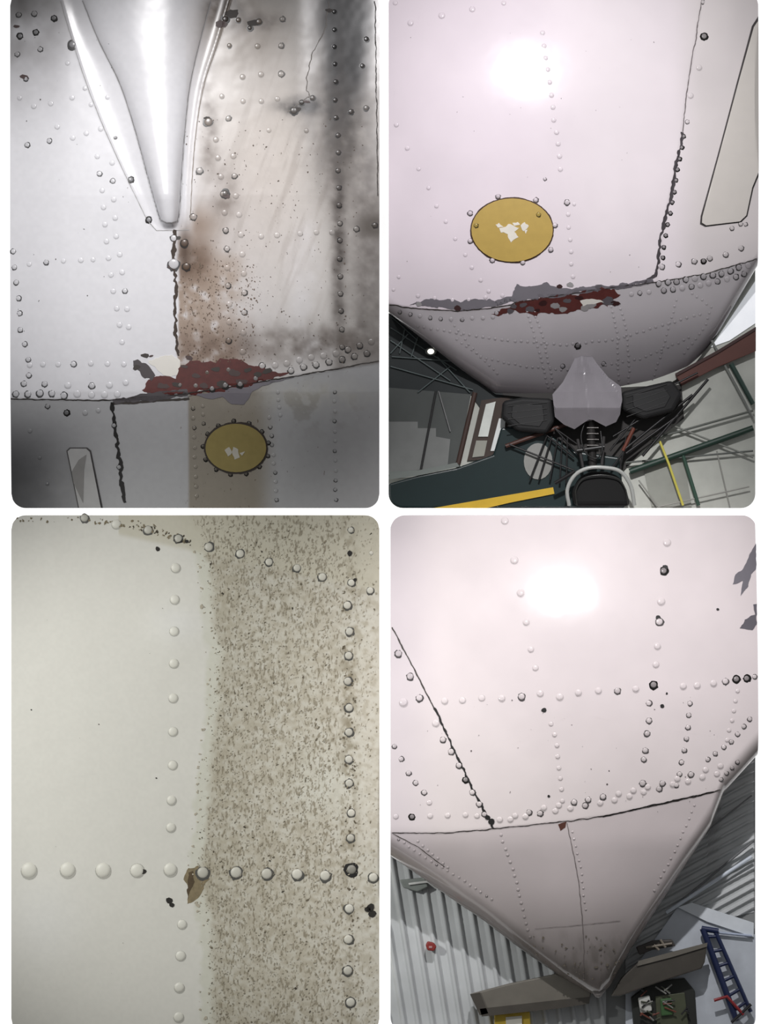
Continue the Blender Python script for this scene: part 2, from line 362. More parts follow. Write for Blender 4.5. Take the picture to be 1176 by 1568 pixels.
ribbon('fairing_shade_line_inner',[(float(fIL(y)),y) for y in range(2,344,12)]+[(256,343),(264,343)]+[(float(fIR(y)),y) for y in range(340,0,-12)],1.6,H1,M((160,158,158),.5),A1,seed=7,wob=.1,jit=.3,eps=.002)  # grey ribbon for the shade at the bulge's inner edge, painted on
ribbon('edge_seam_right',[(574,2),(576,120),(579,300)],1.5,H1,DK,A1,seed=8)
ribbon('crack_curved',[(504,2),(498,45),(478,85),(470,125),(472,150),(440,172)],1.2,H1,M((120,114,108),.6),A1,seed=9,wob=2)
patch('exposed_red_primer',[(226,584),(245,576),(270,580),(278,562),(292,553),(320,557),(345,549),(372,551),(395,563),(425,567),(440,574),(400,584),(370,596),(340,603),(290,603),(235,605),(218,596)],H1,RED,A1,amp=3.2,seed=11,eps=.0014)
patch('exposed_grey_primer',[(282,607),(310,602),(345,596),(400,586),(450,578),(400,592),(386,602),(374,619),(355,619),(340,608),(320,611),(300,605)],H1,PRIMER,A1,amp=1.2,seed=12,eps=.0018)
patch('exposed_grey_primer_strip',[(172,612),(230,602),(285,595),(288,606),(230,614),(175,617)],H1,M((84,80,82),.5),A1,amp=1.6,seed=14,eps=.0019)
patch('exposed_grey_primer_left',[(203,553),(214,549),(226,562),(240,572),(232,584),(216,574),(208,562)],H1,M((74,68,70),.5),A1,amp=2.4,seed=16,eps=.0021)
patch('paint_chip_white',[(228,552),(262,545),(274,552),(275,572),(262,579),(245,572)],H1,WHT,A1,amp=2,seed=13,eps=.0012)
for i,(cx,cy,s) in enumerate([(222,545,5),(232,546,3),(210,562,5),(300,575,5),(330,565,6),(360,572,8),(380,566,5),(250,592,7),(272,590,6),(312,590,6),(408,568,6),(36,118,5),(355,22,9),(340,38,8),(388,36,7),(348,300,5),(340,588,7),(370,584,7),(395,574,5),(283,562,5),(455,168,6),(470,158,4),(505,16,4),(24,40,4),(318,182,4),(290,548,4),(272,365,5),(262,408,4)]):
    patch('bare_metal_chip',[(cx+s*math.cos(a)*1.3,cy+s*math.sin(a)*.7) for a in np.linspace(0,5.4,7)],H1,[DK,M((74,58,56),.5)][i%2],A1,amp=1.8,seed=20+i,eps=.0022,grid=4)
specks('paint_pits',300,(278,180,560,560),H1,M((92,80,70),.7),A1,.5,1.8,3)
specks('paint_pits_brown',420,(276,400,400,556),H1,M((104,84,70),.7),A1,.5,2.0,4)
specks('paint_pits_left',30,(25,30,200,600),H1,M((84,78,74),.7),A1,.5,1.2,5)
scp=[(101,690),(106,685),(133,685),(139,690),(156,778),(118,778)]
patch('access_scoop_rim',scp,H1,M((70,68,68),.5),A1,eps=.003,pan=1)
patch('access_scoop_door',[(103,691),(107.5,687),(131.5,687),(137,692),(153.5,778),(120,778)],H1,M((168,167,166),.4),A1,eps=.010,pan=1,skirt=.007)
patch('access_scoop_hollow',[(109,722),(120,704),(132,696),(128,720),(126,770),(112,740)],H1,M((128,126,124),.5),A1,eps=.0115,pan=1)
ic1=grp('inspection_cover')
el=lambda cx,cy,rx,ry,n=40:[(cx+rx*math.cos(a),cy+ry*math.sin(a)) for a in np.linspace(0,2*math.pi,n,endpoint=False)]
patch('cover_gasket',el(361,686,49.5,40),H1,M((48,40,34),.6),ic1,eps=.002,amp=.9)
patch('cover_plate',el(361,686,46.5,37),H1,M((134,120,70),.5,var=.16,scale=40),ic1,eps=.006,skirt=.004)
for i,q in enumerate([[(343,690),(352,686),(356,694),(348,698)],[(358,684),(365,688),(366,700),(358,703),(355,694)],[(366,692),(376,690),(370,697)]]):
    patch('cover_paint_chip',q,H1,M((176,172,160),.5),ic1,eps=.0075,amp=1.3,seed=i,grid=4)

# ============================================================= PANEL 2
A2=grp('aircraft_fuselage')
def bot2(x): return np.interp(x,[590,640,700,760,850,900,1000,1055,1100,1130,1162],[474,513,560,603,612,612,602,570,513,460,404])
def seam2(x): return np.interp(x,[590,640,700,760,800,900,1000,1080,1160],[466,474,478,472,463,447,434,420,396])
yk2=np.arange(-40,640,2.0); sl2=np.interp(yk2,[-40,100,200,400,640],[.17,.078,0.0,-.16,-.28]); cum2=np.cumsum(sl2)*2*K; cum2-=cum2.max()
def H2(X,Y):
    X=np.asarray(X,float);Y=np.asarray(Y,float)
    d=.26+np.interp(Y,yk2,cum2)-.30*((X-814)*K)**2*.5
    below=np.maximum(Y-seam2(X),0)*K
    d=d-.42*below-.0025*sm(-1,1,Y-seam2(X))
    e=np.clip((bot2(X)-Y)/26,0,1); d=d-.03*(1-np.sqrt(1-(1-e)**2))
    d=d-.0025*sm(-2,2,X-np.interp(Y,[0,140,250,340,425],[1074,1050,1035,1015,1005]))*(Y<seam2(X))
    return d
def C2(X,Y):
    c=np.zeros(X.shape+(3,))+np.array([238,226,233.])
    n=fbm(X,Y,70,2)
    c=mixc(c,(242,235,235),sm(760,950,X)*.5)
    c=mixc(c,(218,212,208),sm(1020,1080,X)*.6)
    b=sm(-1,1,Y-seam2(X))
    c=mixc(c,(200,195,198),b*.9); c=mixc(c,(122,118,121),b*sm(20,150,Y-seam2(X))*.85)  # colour darkens below the seam: painted shade where the belly curves away
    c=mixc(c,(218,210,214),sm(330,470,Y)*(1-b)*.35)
    c=mixc(c,(110,104,106),b*sm(40,0,bot2(X)-Y)*.6)  # edge shade painted along the lower silhouette
    return RGBA(c*(.97+.05*n)[...,None],X*0)
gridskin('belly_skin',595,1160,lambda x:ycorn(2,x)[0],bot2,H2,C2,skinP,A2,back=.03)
R=[]
R+=[(628,38,5),(675,27,5.5),(723,18,5),(770,8,4),(605,8,4)]
R+=chain([(829,55),(836,105),(842,150),(847,190),(855,235),(858,275)],19,4.2)+chain([(868,312),(869,340),(872,380),(876,435)],19,3.6)
R+=[(866,312,5,1),(833,278,3,1),(877,316,3)]
R+=[(606,194,4),(624,230,4),(640,262,3.5),(655,290,3.5),(668,318,3.5),(682,342,3.5),(697,368,3.5),(711,392,3.5),(722,412,3.5),(735,430,3.5),(747,447,3.5),(610,425,3),(602,445,3)]
R+=[(1076,58,6,2),(1074,5,4,1),(1068,106,5),(1056,150,5),(1050,190,4,1)]
R+=chain([(1045,212),(1040,235),(1030,300),(1020,350),(1012,400)],17,3.6,2)
R+=chain([(1012,410),(1060,402),(1110,390),(1153,372)],25,5,1,None)+[(1076,400,4.5,2)]
R+=chain([(1008,436),(1060,428),(1110,418),(1154,403)],14,5.2,0,.6)+chain([(1016,446),(1070,438),(1120,426),(1145,418)],14,4.8,0,.5)
R+=chain([(965,452),(1005,446)],14,4,0,.4)
R+=chain([(612,478),(660,488),(705,490),(760,486)],16,3.4,0,.3)+chain([(640,500),(760,520),(860,528),(940,520),(1075,480)],10,2.4)
R+=chain([(806,478),(820,520),(832,560),(842,600)],8,2.2)+chain([(818,478),(832,520),(842,560),(850,595)],8,2.2)
R+=chain([(935,470),(945,510),(948,560),(950,600)],8,2.2)+chain([(948,466),(960,510),(965,560),(965,598)],8,2.2)
R+=chain([(700,520),(740,548),(800,560),(870,566)],9,2.1)+chain([(920,560),(985,548),(1060,515)],9,2.1)+chain([(1035,460),(1020,520),(1000,590)],9,2.1)+chain([(690,492),(720,530),(765,575)],9,2.1)
R+=chain([(1060,450),(1090,470),(1080,500),(1050,540)],9,2.1)
R+=[(885,529,5,2),(862,560,4,1),(925,556,4,1)]
R+=chain([(640,455),(700,462),(780,452)],26,3.5)+[(760,480,4,1)]
R+=chain([(1120,350),(1145,338)],14,4,1)+[(1140,345,3.5,1)]
rivets('belly_rivets',R,H2,C2,skinP,A2,seed=5,hf=.24)
ribbon('lap_seam',[(597,467),(640,474),(700,478),(760,472),(800,463),(900,447),(1000,434),(1080,420),(1158,397)],1.4,H2,DK,A2,seed=31)
ribbon('panel_seam_upper',[(1073,2),(1062,70),(1050,140),(1043,205)],1.3,H2,M((120,112,112),.5),A2,seed=32)
ribbon('panel_seam_chipped',[(1044,205),(1034,252),(1025,300),(1014,345),(1008,390),(1003,425),(985,434)],4.2,H2,M((72,66,70),.5),A2,seed=33,wob=1.5,jit=.95)
patch('exposed_grey_primer',[(782,455),(790,437),(812,441),(835,436),(858,443),(900,440),(950,436),(998,428),(1001,433),(950,443),(880,452),(820,460),(790,462),(760,470),(755,462)],H2,PRIMER,A2,amp=2,seed=34,eps=.002)
patch('exposed_grey_primer_edge',[(628,467),(640,462),(668,459),(700,462),(730,460),(760,462),(800,458),(770,468),(735,474),(700,476),(660,470)],H2,PRIMER,A2,amp=2,seed=35,eps=.002)
patch('exposed_red_primer',[(752,480),(775,472),(800,460),(840,456),(880,450),(930,443),(946,452),(928,470),(895,474),(880,481),(850,480),(815,484),(790,478),(765,484)],H2,RED,A2,amp=3.4,seed=36,eps=.0016)
for i,(cx,cy,s) in enumerate([(812,474,6),(830,466,5),(850,470,6),(868,462,6),(885,458,5),(905,468,6),(930,462,8),(942,466,6),(895,472,6),(780,478,5),(855,440,4),(872,438,5),(915,440,4),(700,472,4),(640,466,4),(800,468,4),(822,476,4),(862,474,5),(785,470,4)]):
    patch('bare_metal_chip',[(cx+s*math.cos(a)*1.2,cy+s*math.sin(a)*.8) for a in np.linspace(0,5.4,7)],H2,[M((92,88,92),.4),M((52,22,22),.5),GRY][i%3],A2,amp=1.6,seed=50+i,eps=.0026,grid=4)
patch('paint_remnant',[(888,462),(905,458),(925,463),(905,467),(893,470)],H2,WHT,A2,amp=1.4,seed=37,eps=.003,grid=4)
pp=[(1190,-20),(1150,42),(1126,130),(1098,235),(1071,333),(1070,345),(1078,349),(1133,342),(1143,332),(1152,290),(1190,200)]
patch('access_door_gap',pp,H2,M((62,58,58),.5),A2,eps=.002,pan=2)
patch('access_door_panel',[(1190,-10),(1153,43.5),(1128.5,130),(1100,236),(1073.5,334),(1073,343),(1079.5,347),(1131.5,340.5),(1141,331.5),(1150,289),(1190,192)],H2,M((218,212,205),.35,var=.04),A2,eps=.010,pan=2,skirt=.008)
specks('paint_pits',26,(620,20,1000,420),H2,M((90,80,82),.6),A2,.5,1.3,9)
ic2=grp('inspection_cover')
patch('cover_gasket',el(783,355,64,50),H2,M((60,36,24),.6),ic2,eps=.002,amp=.5)
patch('cover_plate',el(783,355,62,48),H2,M((190,160,82),.45,var=.1,scale=40),ic2,eps=.007,skirt=.005)
for i,q in enumerate([[(757,346),(764,344),(768,350),(760,351)],[(764,352),(778,346),(792,352),(786,358),(792,366),(781,374),(776,362),(766,359)],[(783,343),(792,342),(794,347),(786,348)],[(794,348),(801,343),(808,350),(800,357)],[(800,356),(806,355),(803,361)]]):
    patch('cover_paint_chip',q,H2,M((232,226,214),.5),ic2,eps=.0085,amp=1.5,seed=70+i,grid=4)
TB=[(762,303),(819,310),(848,347),(842,384),(799,404),(754,401),(719,371),(719,330)]
rivets('cover_bolts',[(x,y,4.6,1) for x,y in TB],H2,C2,skinP,ic2,hf=.6,seed=8)
rivets('cover_screws',[(728,348,4,1),(823,331,4,1)],lambda X,Y:H2(X,Y)+.0075,lambda X,Y:np.concatenate([np.zeros(X.shape+(3,))+lin((190,165,90)),np.zeros(X.shape+(1,))],-1),skinP,ic2,seed=9)
# --- hangar interior around it
HW=grp('hangar_wall')
prism('wall_sheet',RR[2],0.001,.006,M((190,192,184),.6),HW)
prism('skylight_window',[(1092,530),(1162,425),(1162,492),(1120,520)],.006,.012,M((240,244,250),.4,emit=.4),HW,2)
prism('dark_roof_area',[(590,470),(790,470),(790,640),(735,622),(722,603),(590,592)],.006,.012,M((40,45,46),.7),HW,2)
prism('far_wall_glazing',[(590,592),(722,603),(700,712),(590,730)],.006,.014,M((72,76,74),.5),HW,2)
prism('stepped_block_wall',[(590,645),(640,645),(640,655),(668,655),(668,668),(690,672),(686,712),(590,728)],.014,.018,M((122,124,122),.6),HW,2)
prism('door_frame',[(716,705),(738,612),(782,606),(776,700)],.006,.014,M((60,46,38),.6),HW,2)
prism('door_light_strip',[(733,668),(745,618),(760,614),(748,668)],.014,.018,M((214,218,212),.5),HW,2)
prism('door_light_strip_small',[(724,700),(730,674),(747,674),(742,698)],.014,.018,M((150,150,140),.5),HW,2)
prism('door_glass',[(752,690),(765,640),(775,640),(772,690)],.014,.018,M((225,228,226),.5),HW,2)
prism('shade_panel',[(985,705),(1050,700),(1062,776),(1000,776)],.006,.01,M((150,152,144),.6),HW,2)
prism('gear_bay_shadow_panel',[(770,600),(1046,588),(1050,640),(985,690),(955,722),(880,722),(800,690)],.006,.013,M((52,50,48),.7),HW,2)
RT=grp('hangar_roof_truss'); T=M((84,94,94),.5)
for i,(a,b) in enumerate([((598,500),(700,566)),((598,520),(690,582)),((620,503),(612,540)),((640,515),(630,545)),((598,482),(640,520)),((600,545),(735,555)),((598,560),(725,596)),((690,560),(640,600)),((670,545),(720,600)),((598,540),(625,510))]):
    tube('truss_bar_%d'%i,[(*a,.018),(*b,.018)],1.1,T,RT)
tube('column',[(728,600,.02),(702,710,.02)],4,M((66,48,42),.6),RT)
tube('column_b',[(668,598,.02),(645,718,.02)],2,M((40,40,40),.6),RT)
tube('column_c',[(672,598,.02),(690,660,.02)],1,M((130,130,130),.6),RT)
HL=grp('hangar_lamp'); prism('lamp_shade',el(660,537,9,6,20),.012,.025,M((80,84,84),.5),HL); prism('lamp_lens',el(660,537,5,4,20),.025,.028,M((255,250,235),.4,emit=2),HL)
RB=grp('hangar_roof_beam')
prism('red_beam',[(1036,573),(1100,540),(1162,502),(1162,536),(1100,562),(1046,590)],.01,.04,M((92,54,46),.6),RB,2,bevel=.002)
prism('red_beam_edge',[(1036,571),(1100,536),(1162,498),(1162,503),(1100,541),(1038,575)],.012,.045,M((60,36,34),.6),RB,2)
for i,(a,b,r,c) in enumerate([((966,722),(1156,655),5,(34,58,48)),((960,708),(1156,690),1.5,(90,94,90)),((1122,556),(1156,618),4,(40,62,54)),((1046,690),(1072,774),3,(52,80,66)),((1092,520),(1156,640),2,(120,122,118)),((1030,650),(1156,700),1.5,(130,132,126)),((1100,690),(1120,776),1.2,(150,150,144)),((1010,776),(1150,745),1.2,(150,150,144)),((980,735),(1010,776),1.2,(150,150,144)),((1000,672),(1156,628),1.8,(96,100,94))]):
    tube('girt_%d'%i,[(*a,.03),(*b,.03)],r,M(c,.5),RB)
YS=grp('yellow_tie_down_strap'); tube('strap',[(1012,675,.04),(1026,710,.04),(1038,745,.04),(1048,774,.04)],2,M((206,196,90),.6),YS)
BP=grp('parked_biplane')
prism('green_wing',[(590,742),(640,728),(700,716),(756,696),(768,655),(806,650),(850,670),(880,690),(950,700),(960,790),(590,790)],.014,.04,M((16,36,37),.35),BP,2,bevel=.006)
prism('wing_leading_edge',[(596,722),(640,720),(700,708),(704,714),(640,728),(596,734)],.04,.046,M((120,126,122),.4),BP,2)
prism('yellow_stripe',[(640,782),(848,746),(850,756),(780,770),(720,784)],.04,.046,M((200,164,44),.4),BP,2)
prism('fuselage_opening',el(825,706,22,28,24),.04,.044,M((138,138,134),.5),BP,2)
BS=M((24,23,24),.4)
for i,(a,b) in enumerate([((985,698),(1086,580)),((955,690),(1062,604)),((960,694),(1040,636)),((838,668),(812,735)),((846,668),(826,735)),((855,670),(843,735)),((862,668),(858,740)),((870,668),(868,740)),((850,655),(890,700)),((830,660),(880,700)),((940,668),(985,640)),((935,690),(975,640)),((960,668),(950,720)),((965,680),(935,720)),((780,680),(880,720)),((1030,590),(1070,570)),((885,680),(850,655))]):
    tube('bracing_strut_%d'%i,[(*a,.06),(*b,.06)],2.2 if i<3 else 1.5,BS,BP)
tube('red_strut',[(955,690,.06),(972,655,.06)],3,M((100,50,36),.5),BP)
tube('brown_strut',[(775,683,.055),(880,645,.055)],3.5,M((72,44,36),.5),BP)
def wheel(poly,hub):
    g=grp('main_wheel'); prism('tyre',poly,.046,.09,M((17,17,18),.7),g,bevel=.012)
    prism('wheel_well_frame',[(hub[0]+(p[0]-hub[0])*.62,hub[1]+(p[1]-hub[1])*.62) for p in poly],.088,.092,M((20,20,21),.6),g,bevel=.002)
    for i in range(4): tube('tread_%d'%i,[(poly[0][0]+8,poly[0][1]+8+i*10,.091),(poly[2][0]-8,poly[2][1]+6+i*9,.091)],.8,M((40,40,40),.6),g)
wheel([(770,614),(800,608),(846,610),(850,646),(838,664),(792,660),(768,640)],(808,636))
wheel([(952,600),(995,590),(1030,582),(1046,604),(1032,630),(985,642),(953,628)],(998,612))
NG=grp('nose_landing_gear')
ridge=lambda y:np.interp(y,[540,656],[890,904])
def HF(X,Y):
    X=np.asarray(X,float);Y=np.asarray(Y,float); w=np.interp(Y,[540,600,660],[14,50,52]); u=np.abs(X-ridge(Y))/w
    t=np.interp(Y,[540,600,660],[.3,.42,.45])
    return .115+.05*np.interp(Y,[540,570,660],[.2,.8,1.0])*np.where(u<t,1-.5*u/t,np.maximum(.5-.9*(u-t),0))-np.maximum(Y-625,0)*.0012
patch('leg_fairing',[(880,549),(890,545),(907,546),(914,556),(932,578),(951,592),(953,612),(950,634),(944,646),(928,653),(908,643),(896,646),(880,657),(864,650),(850,638),(848,620),(846,604),(862,585),(872,566)],HF,M((136,132,137),.2,var=.12),NG,eps=0,grid=3,skirt=.05)
tube('oleo_strut',[(905,640,.09),(908,716,.09)],7,M((56,54,53),.35,.6),NG)
for i in range(4): tube('torque_link_collar_%d'%i,[(899,655+9*i,.103),(917,655+9*i,.103)],1.4,M((80,78,76),.3,.6),NG)
tube('scissor_left',[(885,672,.1),(893,715,.1)],2.6,M((50,48,48),.4),NG); tube('scissor_right',[(925,668,.1),(922,712,.1)],2.6,M((50,48,48),.4),NG)
tube('axle_bar',[(884,690,.11),(926,684,.11)],3,M((40,40,40),.4),NG)
tube('hydraulic_line',[tuple(p) for p in smoothpts([(896,646,.11),(890,668,.115),(896,692,.12),(912,702,.12),(922,690,.12),(920,660,.11)])],1.1,M((20,20,20),.4),NG)
tube('fork_arch',[tuple(p) for p in smoothpts([(872,774,.1),(869,750,.11),(880,728,.12),(900,717,.125),(925,716,.125),(950,722,.12),(966,744,.11),(972,774,.1)])],3,M((170,172,168),.3),NG)
tube('fork_inner_arch',[tuple(p) for p in smoothpts([(884,774,.1),(882,752,.108),(892,734,.112),(910,728,.115),(930,728,.115),(948,734,.112),(958,750,.11),(962,774,.1)])],1,M((50,50,48),.3),NG)
prism('nose_tyre',[(880,775),(876,752),(888,730),(905,722),(930,722),(950,730),(960,750),(966,775)],.046,.1,M((10,10,10),.85),NG,bevel=.015)
tube('gear_link',[(850,740,.11),(880,722,.12)],3,BS,NG)

# ============================================================= PANEL 3
A3=grp('aircraft_fuselage')
bx=[780,830,870,910,960,1000,1060,1130,1200,1270,1330,1385,1450,1600]; bb=[268,292,304,308,310,318,316,312,302,296,288,300,308,308]
def H3(X,Y):
    X=np.asarray(X,float);Y=np.asarray(Y,float)
    d=.05+.004*gz(X,Y,60,1420,60,80)+.004*gz(X,Y,270,960,34,40)-.02*((X-200)*K)**2*.5
    d=d+.0015*np.sin(Y/19.)*gz(X,Y,265,1100,14,300)*.3
    return d
def C3(X,Y):
    c=np.zeros(X.shape+(3,))+np.array([214,212,203.])
    n=fbm(X,Y,46,4); n2=fbm(X,Y,12,8); n3=fbm(X+Y*.4,Y-X*.2,7,14,3)
    be=np.interp(Y,bx,bb)+(n2-.5)*16
    top=sm(-6,4,(X-be))
    c=mixc(c,(204,203,189),top)
    core=sm(0,18,X-be-4-12*n)
    c=mixc(c,(184,178,161),core)
    c=mixc(c,(170,163,143),core*sm(390,300,X)*.7)
    c=mixc(c,(198,194,181),sm(450,560,X)*.8*core)
    c=mixc(c,(194,190,176),core*sm(.45,.7,n)*.5)
    c=mixc(c,(160,152,132),core*sm(.5,.72,n3)*.5*(.4+n))
    c=mixc(c,(206,205,194),core*sm(.48,.3,n3)*.35)
    c=mixc(c,(204,204,192),gz(X,Y,500,1200,40,40)*.6)
    up=sm(8,-2,Y-(789+.22*(X-60)))*(X>180)
    c=mixc(c,(192,187,168),up*.8)
    c=mixc(c,(120,110,88),gz(X,Y,533,1130,8,330)*.6*sm(.4,.65,n2))
    spk=np.clip(core*(.6+.5*n)*sm(600,480,X)+core*.3,0,1)
    c=mixc(c,(220,219,214),gz(X,Y,60,1410,45,50)*.7+gz(X,Y,272,955,28,20)*.7)  # two soft highlights painted into the skin colour
    return RGBA(c*(.99+.02*vn(X,Y,4,3))[...,None],spk)
gridskin('belly_skin',15,581,lambda x:ycorn(3,x)[0],lambda x:ycorn(3,x)[1],H3,C3,skinD,A3)
R=[(268,870,7.5),(267,918,7.5),(266,967,7.5),(265,1017,7.5),(264,1069,7.5),(264,1121,7.5),(263,1173,7.5),(262,1226,7.5),(261,1269,7.5),(277,1418,7.5),(275,1466,8),(274,1515,8),(272,1560,8)]
R+=[(42,1334,12.5),(101,1333,12),(156,1334,12),(208,1335,11),(260,1333,10.5),(310,1338,10,1),(360,1338,10,1),(408,1340,9.5,1),(454,1341,9.5,1),(498,1342,9,1),(538,1334,9.5,2),(571,1345,8,1)]
R+=[(x,y,6.8,1) for x,y in [(532,927),(534,967),(533,1004),(533,1044),(534,1084),(534,1123),(534,1164),(534,1201),(537,1247),(537,1285)]]+[(534,1393,8,1),(533,1441,8,1),(533,1489,8,1),(536,1538,8,1)]
R+=[(127,793,7,1),(176,802,7.5),(225,812,7.5,1),(271,824,7,1),(319,837,7.5,1),(367,848,7,1),(411,860,6.5,1),(454,870,6.5,1),(493,883,7,1),(537,892,6,1),(566,904,6,1),(537,812,5,1),(568,846,3,0)]
def C3r(X,Y):
    c=C3(X,Y); g=lin((212,210,198)); c=c.copy(); c[...,:3]=c[...,:3]*.3+g*.7*1.08; return c
rivets('belly_rivets',R,H3,C3r,skinD,A3,hf=.2,seed=7,cleanring=.58,rs=.98)
for i,(cx,cy,s) in enumerate([(240,840,4),(535,848,4.5),(258,1381,5),(262,1387,4),(568,1392,7),(570,1402,6),(563,1395,5),(218,1337,4),(544,888,3),(275,828,4),(285,829,3),(46,1088,1.2),(238,1193,1.2),(262,1272,2.5)]):
    patch('paint_chip',[(cx+s*math.cos(a),cy+s*math.sin(a)*.9) for a in np.linspace(0,5.5,8)],H3,M((30,26,20),.7),A3,amp=min(1.2,s*.3),seed=90+i,eps=.0024,grid=3)
patch('glue_residue',[(287,1331),(303,1328),(318,1348),(312,1360),(303,1378),(285,1386),(288,1360),(279,1350)],H3,M((130,117,90),.8,var=.4,scale=90),A3,amp=1.6,seed=91,eps=.0006)
patch('glue_residue_dark',[(287,1340),(293,1337),(295,1352),(290,1372),(286,1380)],H3,M((82,68,48),.8,var=.4,scale=90),A3,amp=1.6,seed=92,eps=.0014)
gt=M((126,115,92),.8,var=.5)
lowl=lambda x,y: abs(y-np.interp(x,[20,130,175,225,285],[791,793,797,808,828]))<7
specks('grime_debris_top',100,(24,792,290,835),H3,gt,A3,1.2,3.8,41,lowl)
specks('grime_debris_top_dark',40,(195,800,290,835),H3,M((64,56,42),.8),A3,1.2,3.2,42,lowl)
edge=lambda x,y: abs(x-np.interp(y,bx,bb)-2)<7
specks('grime_edge',130,(270,840,330,1570),H3,M((176,168,150),.8),A3,1,3.6,43,edge)
inside=lambda x,y: x>np.interp(y,bx,bb)+10 and (x<510 or random.random()<.55)
G1=dict(cond=inside,ang=-1.05,elong=1.5)
specks('grime_specks_brown',3200,(300,800,578,1580),H3,M((157,149,130),.8),A3,.4,1.7,22,**G1)
specks('grime_specks_mid',1500,(300,800,578,1580),H3,M((136,128,109),.8),A3,.4,1.5,25,**G1)
specks('grime_specks_dark',480,(300,800,578,1580),H3,M((100,92,75),.8),A3,.4,1.8,21,**G1)
specks('grime_specks_black',40,(300,800,578,1580),H3,M((60,54,42),.8),A3,1.2,2.6,23,inside)
specks('rivet_line_grime',90,(524,900,544,1560),H3,M((90,81,63),.8),A3,1,3.2,26)
specks('stray_specks',10,(30,850,250,1560),H3,M((70,64,52),.8),A3,.5,1,24)

# ============================================================= PANEL 4
A4=grp('aircraft_fuselage')
b4x=[598,650,700,740,800,860,900,918,935,965,1000,1050,1086,1106,1162]; b4y=[1310,1347,1383,1410,1456,1497,1520,1528,1512,1456,1400,1320,1264,1212,1150]
def bot4(x): return np.interp(x,b4x,b4y)
s4x=[598,680,755,870,935,1020,1106]; s4y=[1273,1272,1265,1253,1243,1225,1206]
def seam4(x): return np.interp(x,s4x,s4y)
yk4=np.arange(770,1560,2.0); cum4=np.cumsum(np.interp(yk4,[770,905,1060,1272,1300,1540],[.485,.356,.14,-.08,-.22,-.42]))*2*K; cum4-=cum4.max()
def H4(X,Y):
    X=np.asarray(X,float);Y=np.asarray(Y,float)
    d=.30+np.interp(Y,yk4,cum4)-.34*((X-878)*K)**2*.5
    d=d-.002*sm(-1,1,Y-seam4(X))
    e=np.clip((bot4(X)-Y)/40,0,1); d=d-.06*(1-np.sqrt(1-(1-e)**2))
    low=sm(1260,1500,Y); d=d-low*.5*np.abs((X-905)*K)**1.5
    return d
def C4(X,Y):
    c=np.zeros(X.shape+(3,))+np.array([236,225,226.])
    c=mixc(c,(228,219,216),sm(1000,1250,Y)*.6)
    b=sm(-1,1,Y-seam4(X))
    c=mixc(c,(206,196,196),b*.8); c=mixc(c,(98,93,90),sm(1330,1520,Y)*.85)  # shade of the tail underside painted in, deepening downwards
    c=mixc(c,(212,202,208),sm(690,600,X)*.6)
    c=mixc(c,(120,112,108),sm(36,4,bot4(X)-Y)*.6)  # painted shade where the tail skin turns away at its edge
    c=mixc(c,(96,91,85),sm(.45,.7,fbm(X,Y*.5,16,44))*sm(1400,1500,Y)*.6)
    return RGBA(c*(.97+.05*fbm(X,Y,60,6))[...,None],X*0)
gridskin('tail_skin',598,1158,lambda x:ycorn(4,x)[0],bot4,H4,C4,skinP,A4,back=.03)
R=[(773,797,6),(787,857,6.5),(797,907,6.5),(804,952,5.5),(812,992,5),(819,1020,5)]
R+=[(680,1071,5.5),(708,1070,5.5),(737,1067,5.5),(767,1067,5.5),(797,1064,6,1),(826,1060,5.5),(855,1064,6,0),(884,1058,5.5),(914,1056,5.5),(942,1055,5.5,1),(971,1052,5.5),(998,1046,6.5,2),(1043,1048,5.5),(1065,1047,5.5),(1090,1045,5.5),(1107,1042,5.5,1),(1124,1038,6,2),(1141,1038,5.5,2),(1152,1035,4,1)]
R+=[(1021,830,6.5),(1016,873,6.5,2),(1010,920,6.5),(1008,951,6.5,1),(1004,988,5.5,0),(1001,1015,5.5),(991,1075,5,1),(990,1100,5,1),(987,1120,5,1),(984,1145,5,1),(983,1160,4.5,1),(980,1195,5.5,1)]
R+=chain([(1053,1075),(1048,1125),(1040,1168),(1028,1215)],18,4.2,1)
R+=chain([(842,1105),(848,1125),(853,1160),(860,1235)],17,3.8)
R+=chain([(780,1251),(846,1238),(935,1222),(1020,1200),(1102,1180)],23,5,0,.35)+chain([(764,1251),(840,1231),(935,1213),(1020,1194),(1110,1166)],23,5,0,.35)
R+=chain([(1080,1160),(1120,1130),(1150,1094)],15,4,1)+chain([(1100,1190),(1134,1157)],12,3.5,1)+chain([(1110,1130),(1120,1090),(1128,1050)],15,3.5)
R+=[(610,1000,6,1),(627,1035,6,1),(642,1066,6,1),(617,1074,7),(666,1105,6),(678,1130,5,1),(690,1148,5.5,1),(702,1168,5,1),(712,1190,5,2),(722,1210,5,1),(733,1228,5,1),(741,1243,4.5,1)]
R+=[(604,1140,4,1),(614,1160,4.5,1),(626,1180,4.5,1),(637,1196,4.5,1),(650,1211,4.5,1),(657,1226,4.5),(631,1248,5,2),(606,1248,4.5),(658,1246,4.5),(685,1246,4.5),(711,1244,4.5),(729,1246,4.5)]
R+=chain([(610,1282),(650,1310),(700,1340),(760,1380)],10,2,0,.4)+chain([(765,1275),(785,1330),(800,1390),(812,1440)],11,2.4)+chain([(640,1285),(690,1330)],10,2.2)
R+=chain([(875,1270),(888,1330),(896,1400)],11,1.8)+chain([(1060,1230),(1035,1290),(1000,1360)],11,2)
rivets('tail_rivets',R,H4,C4,skinP,A4,seed=11,hf=.24,rs=.92)
ribbon('lap_seam',[(600,1273),(680,1272),(755,1265),(870,1253),(935,1243),(1020,1225),(1100,1207)],1.3,H4,DK,A4,seed=131)
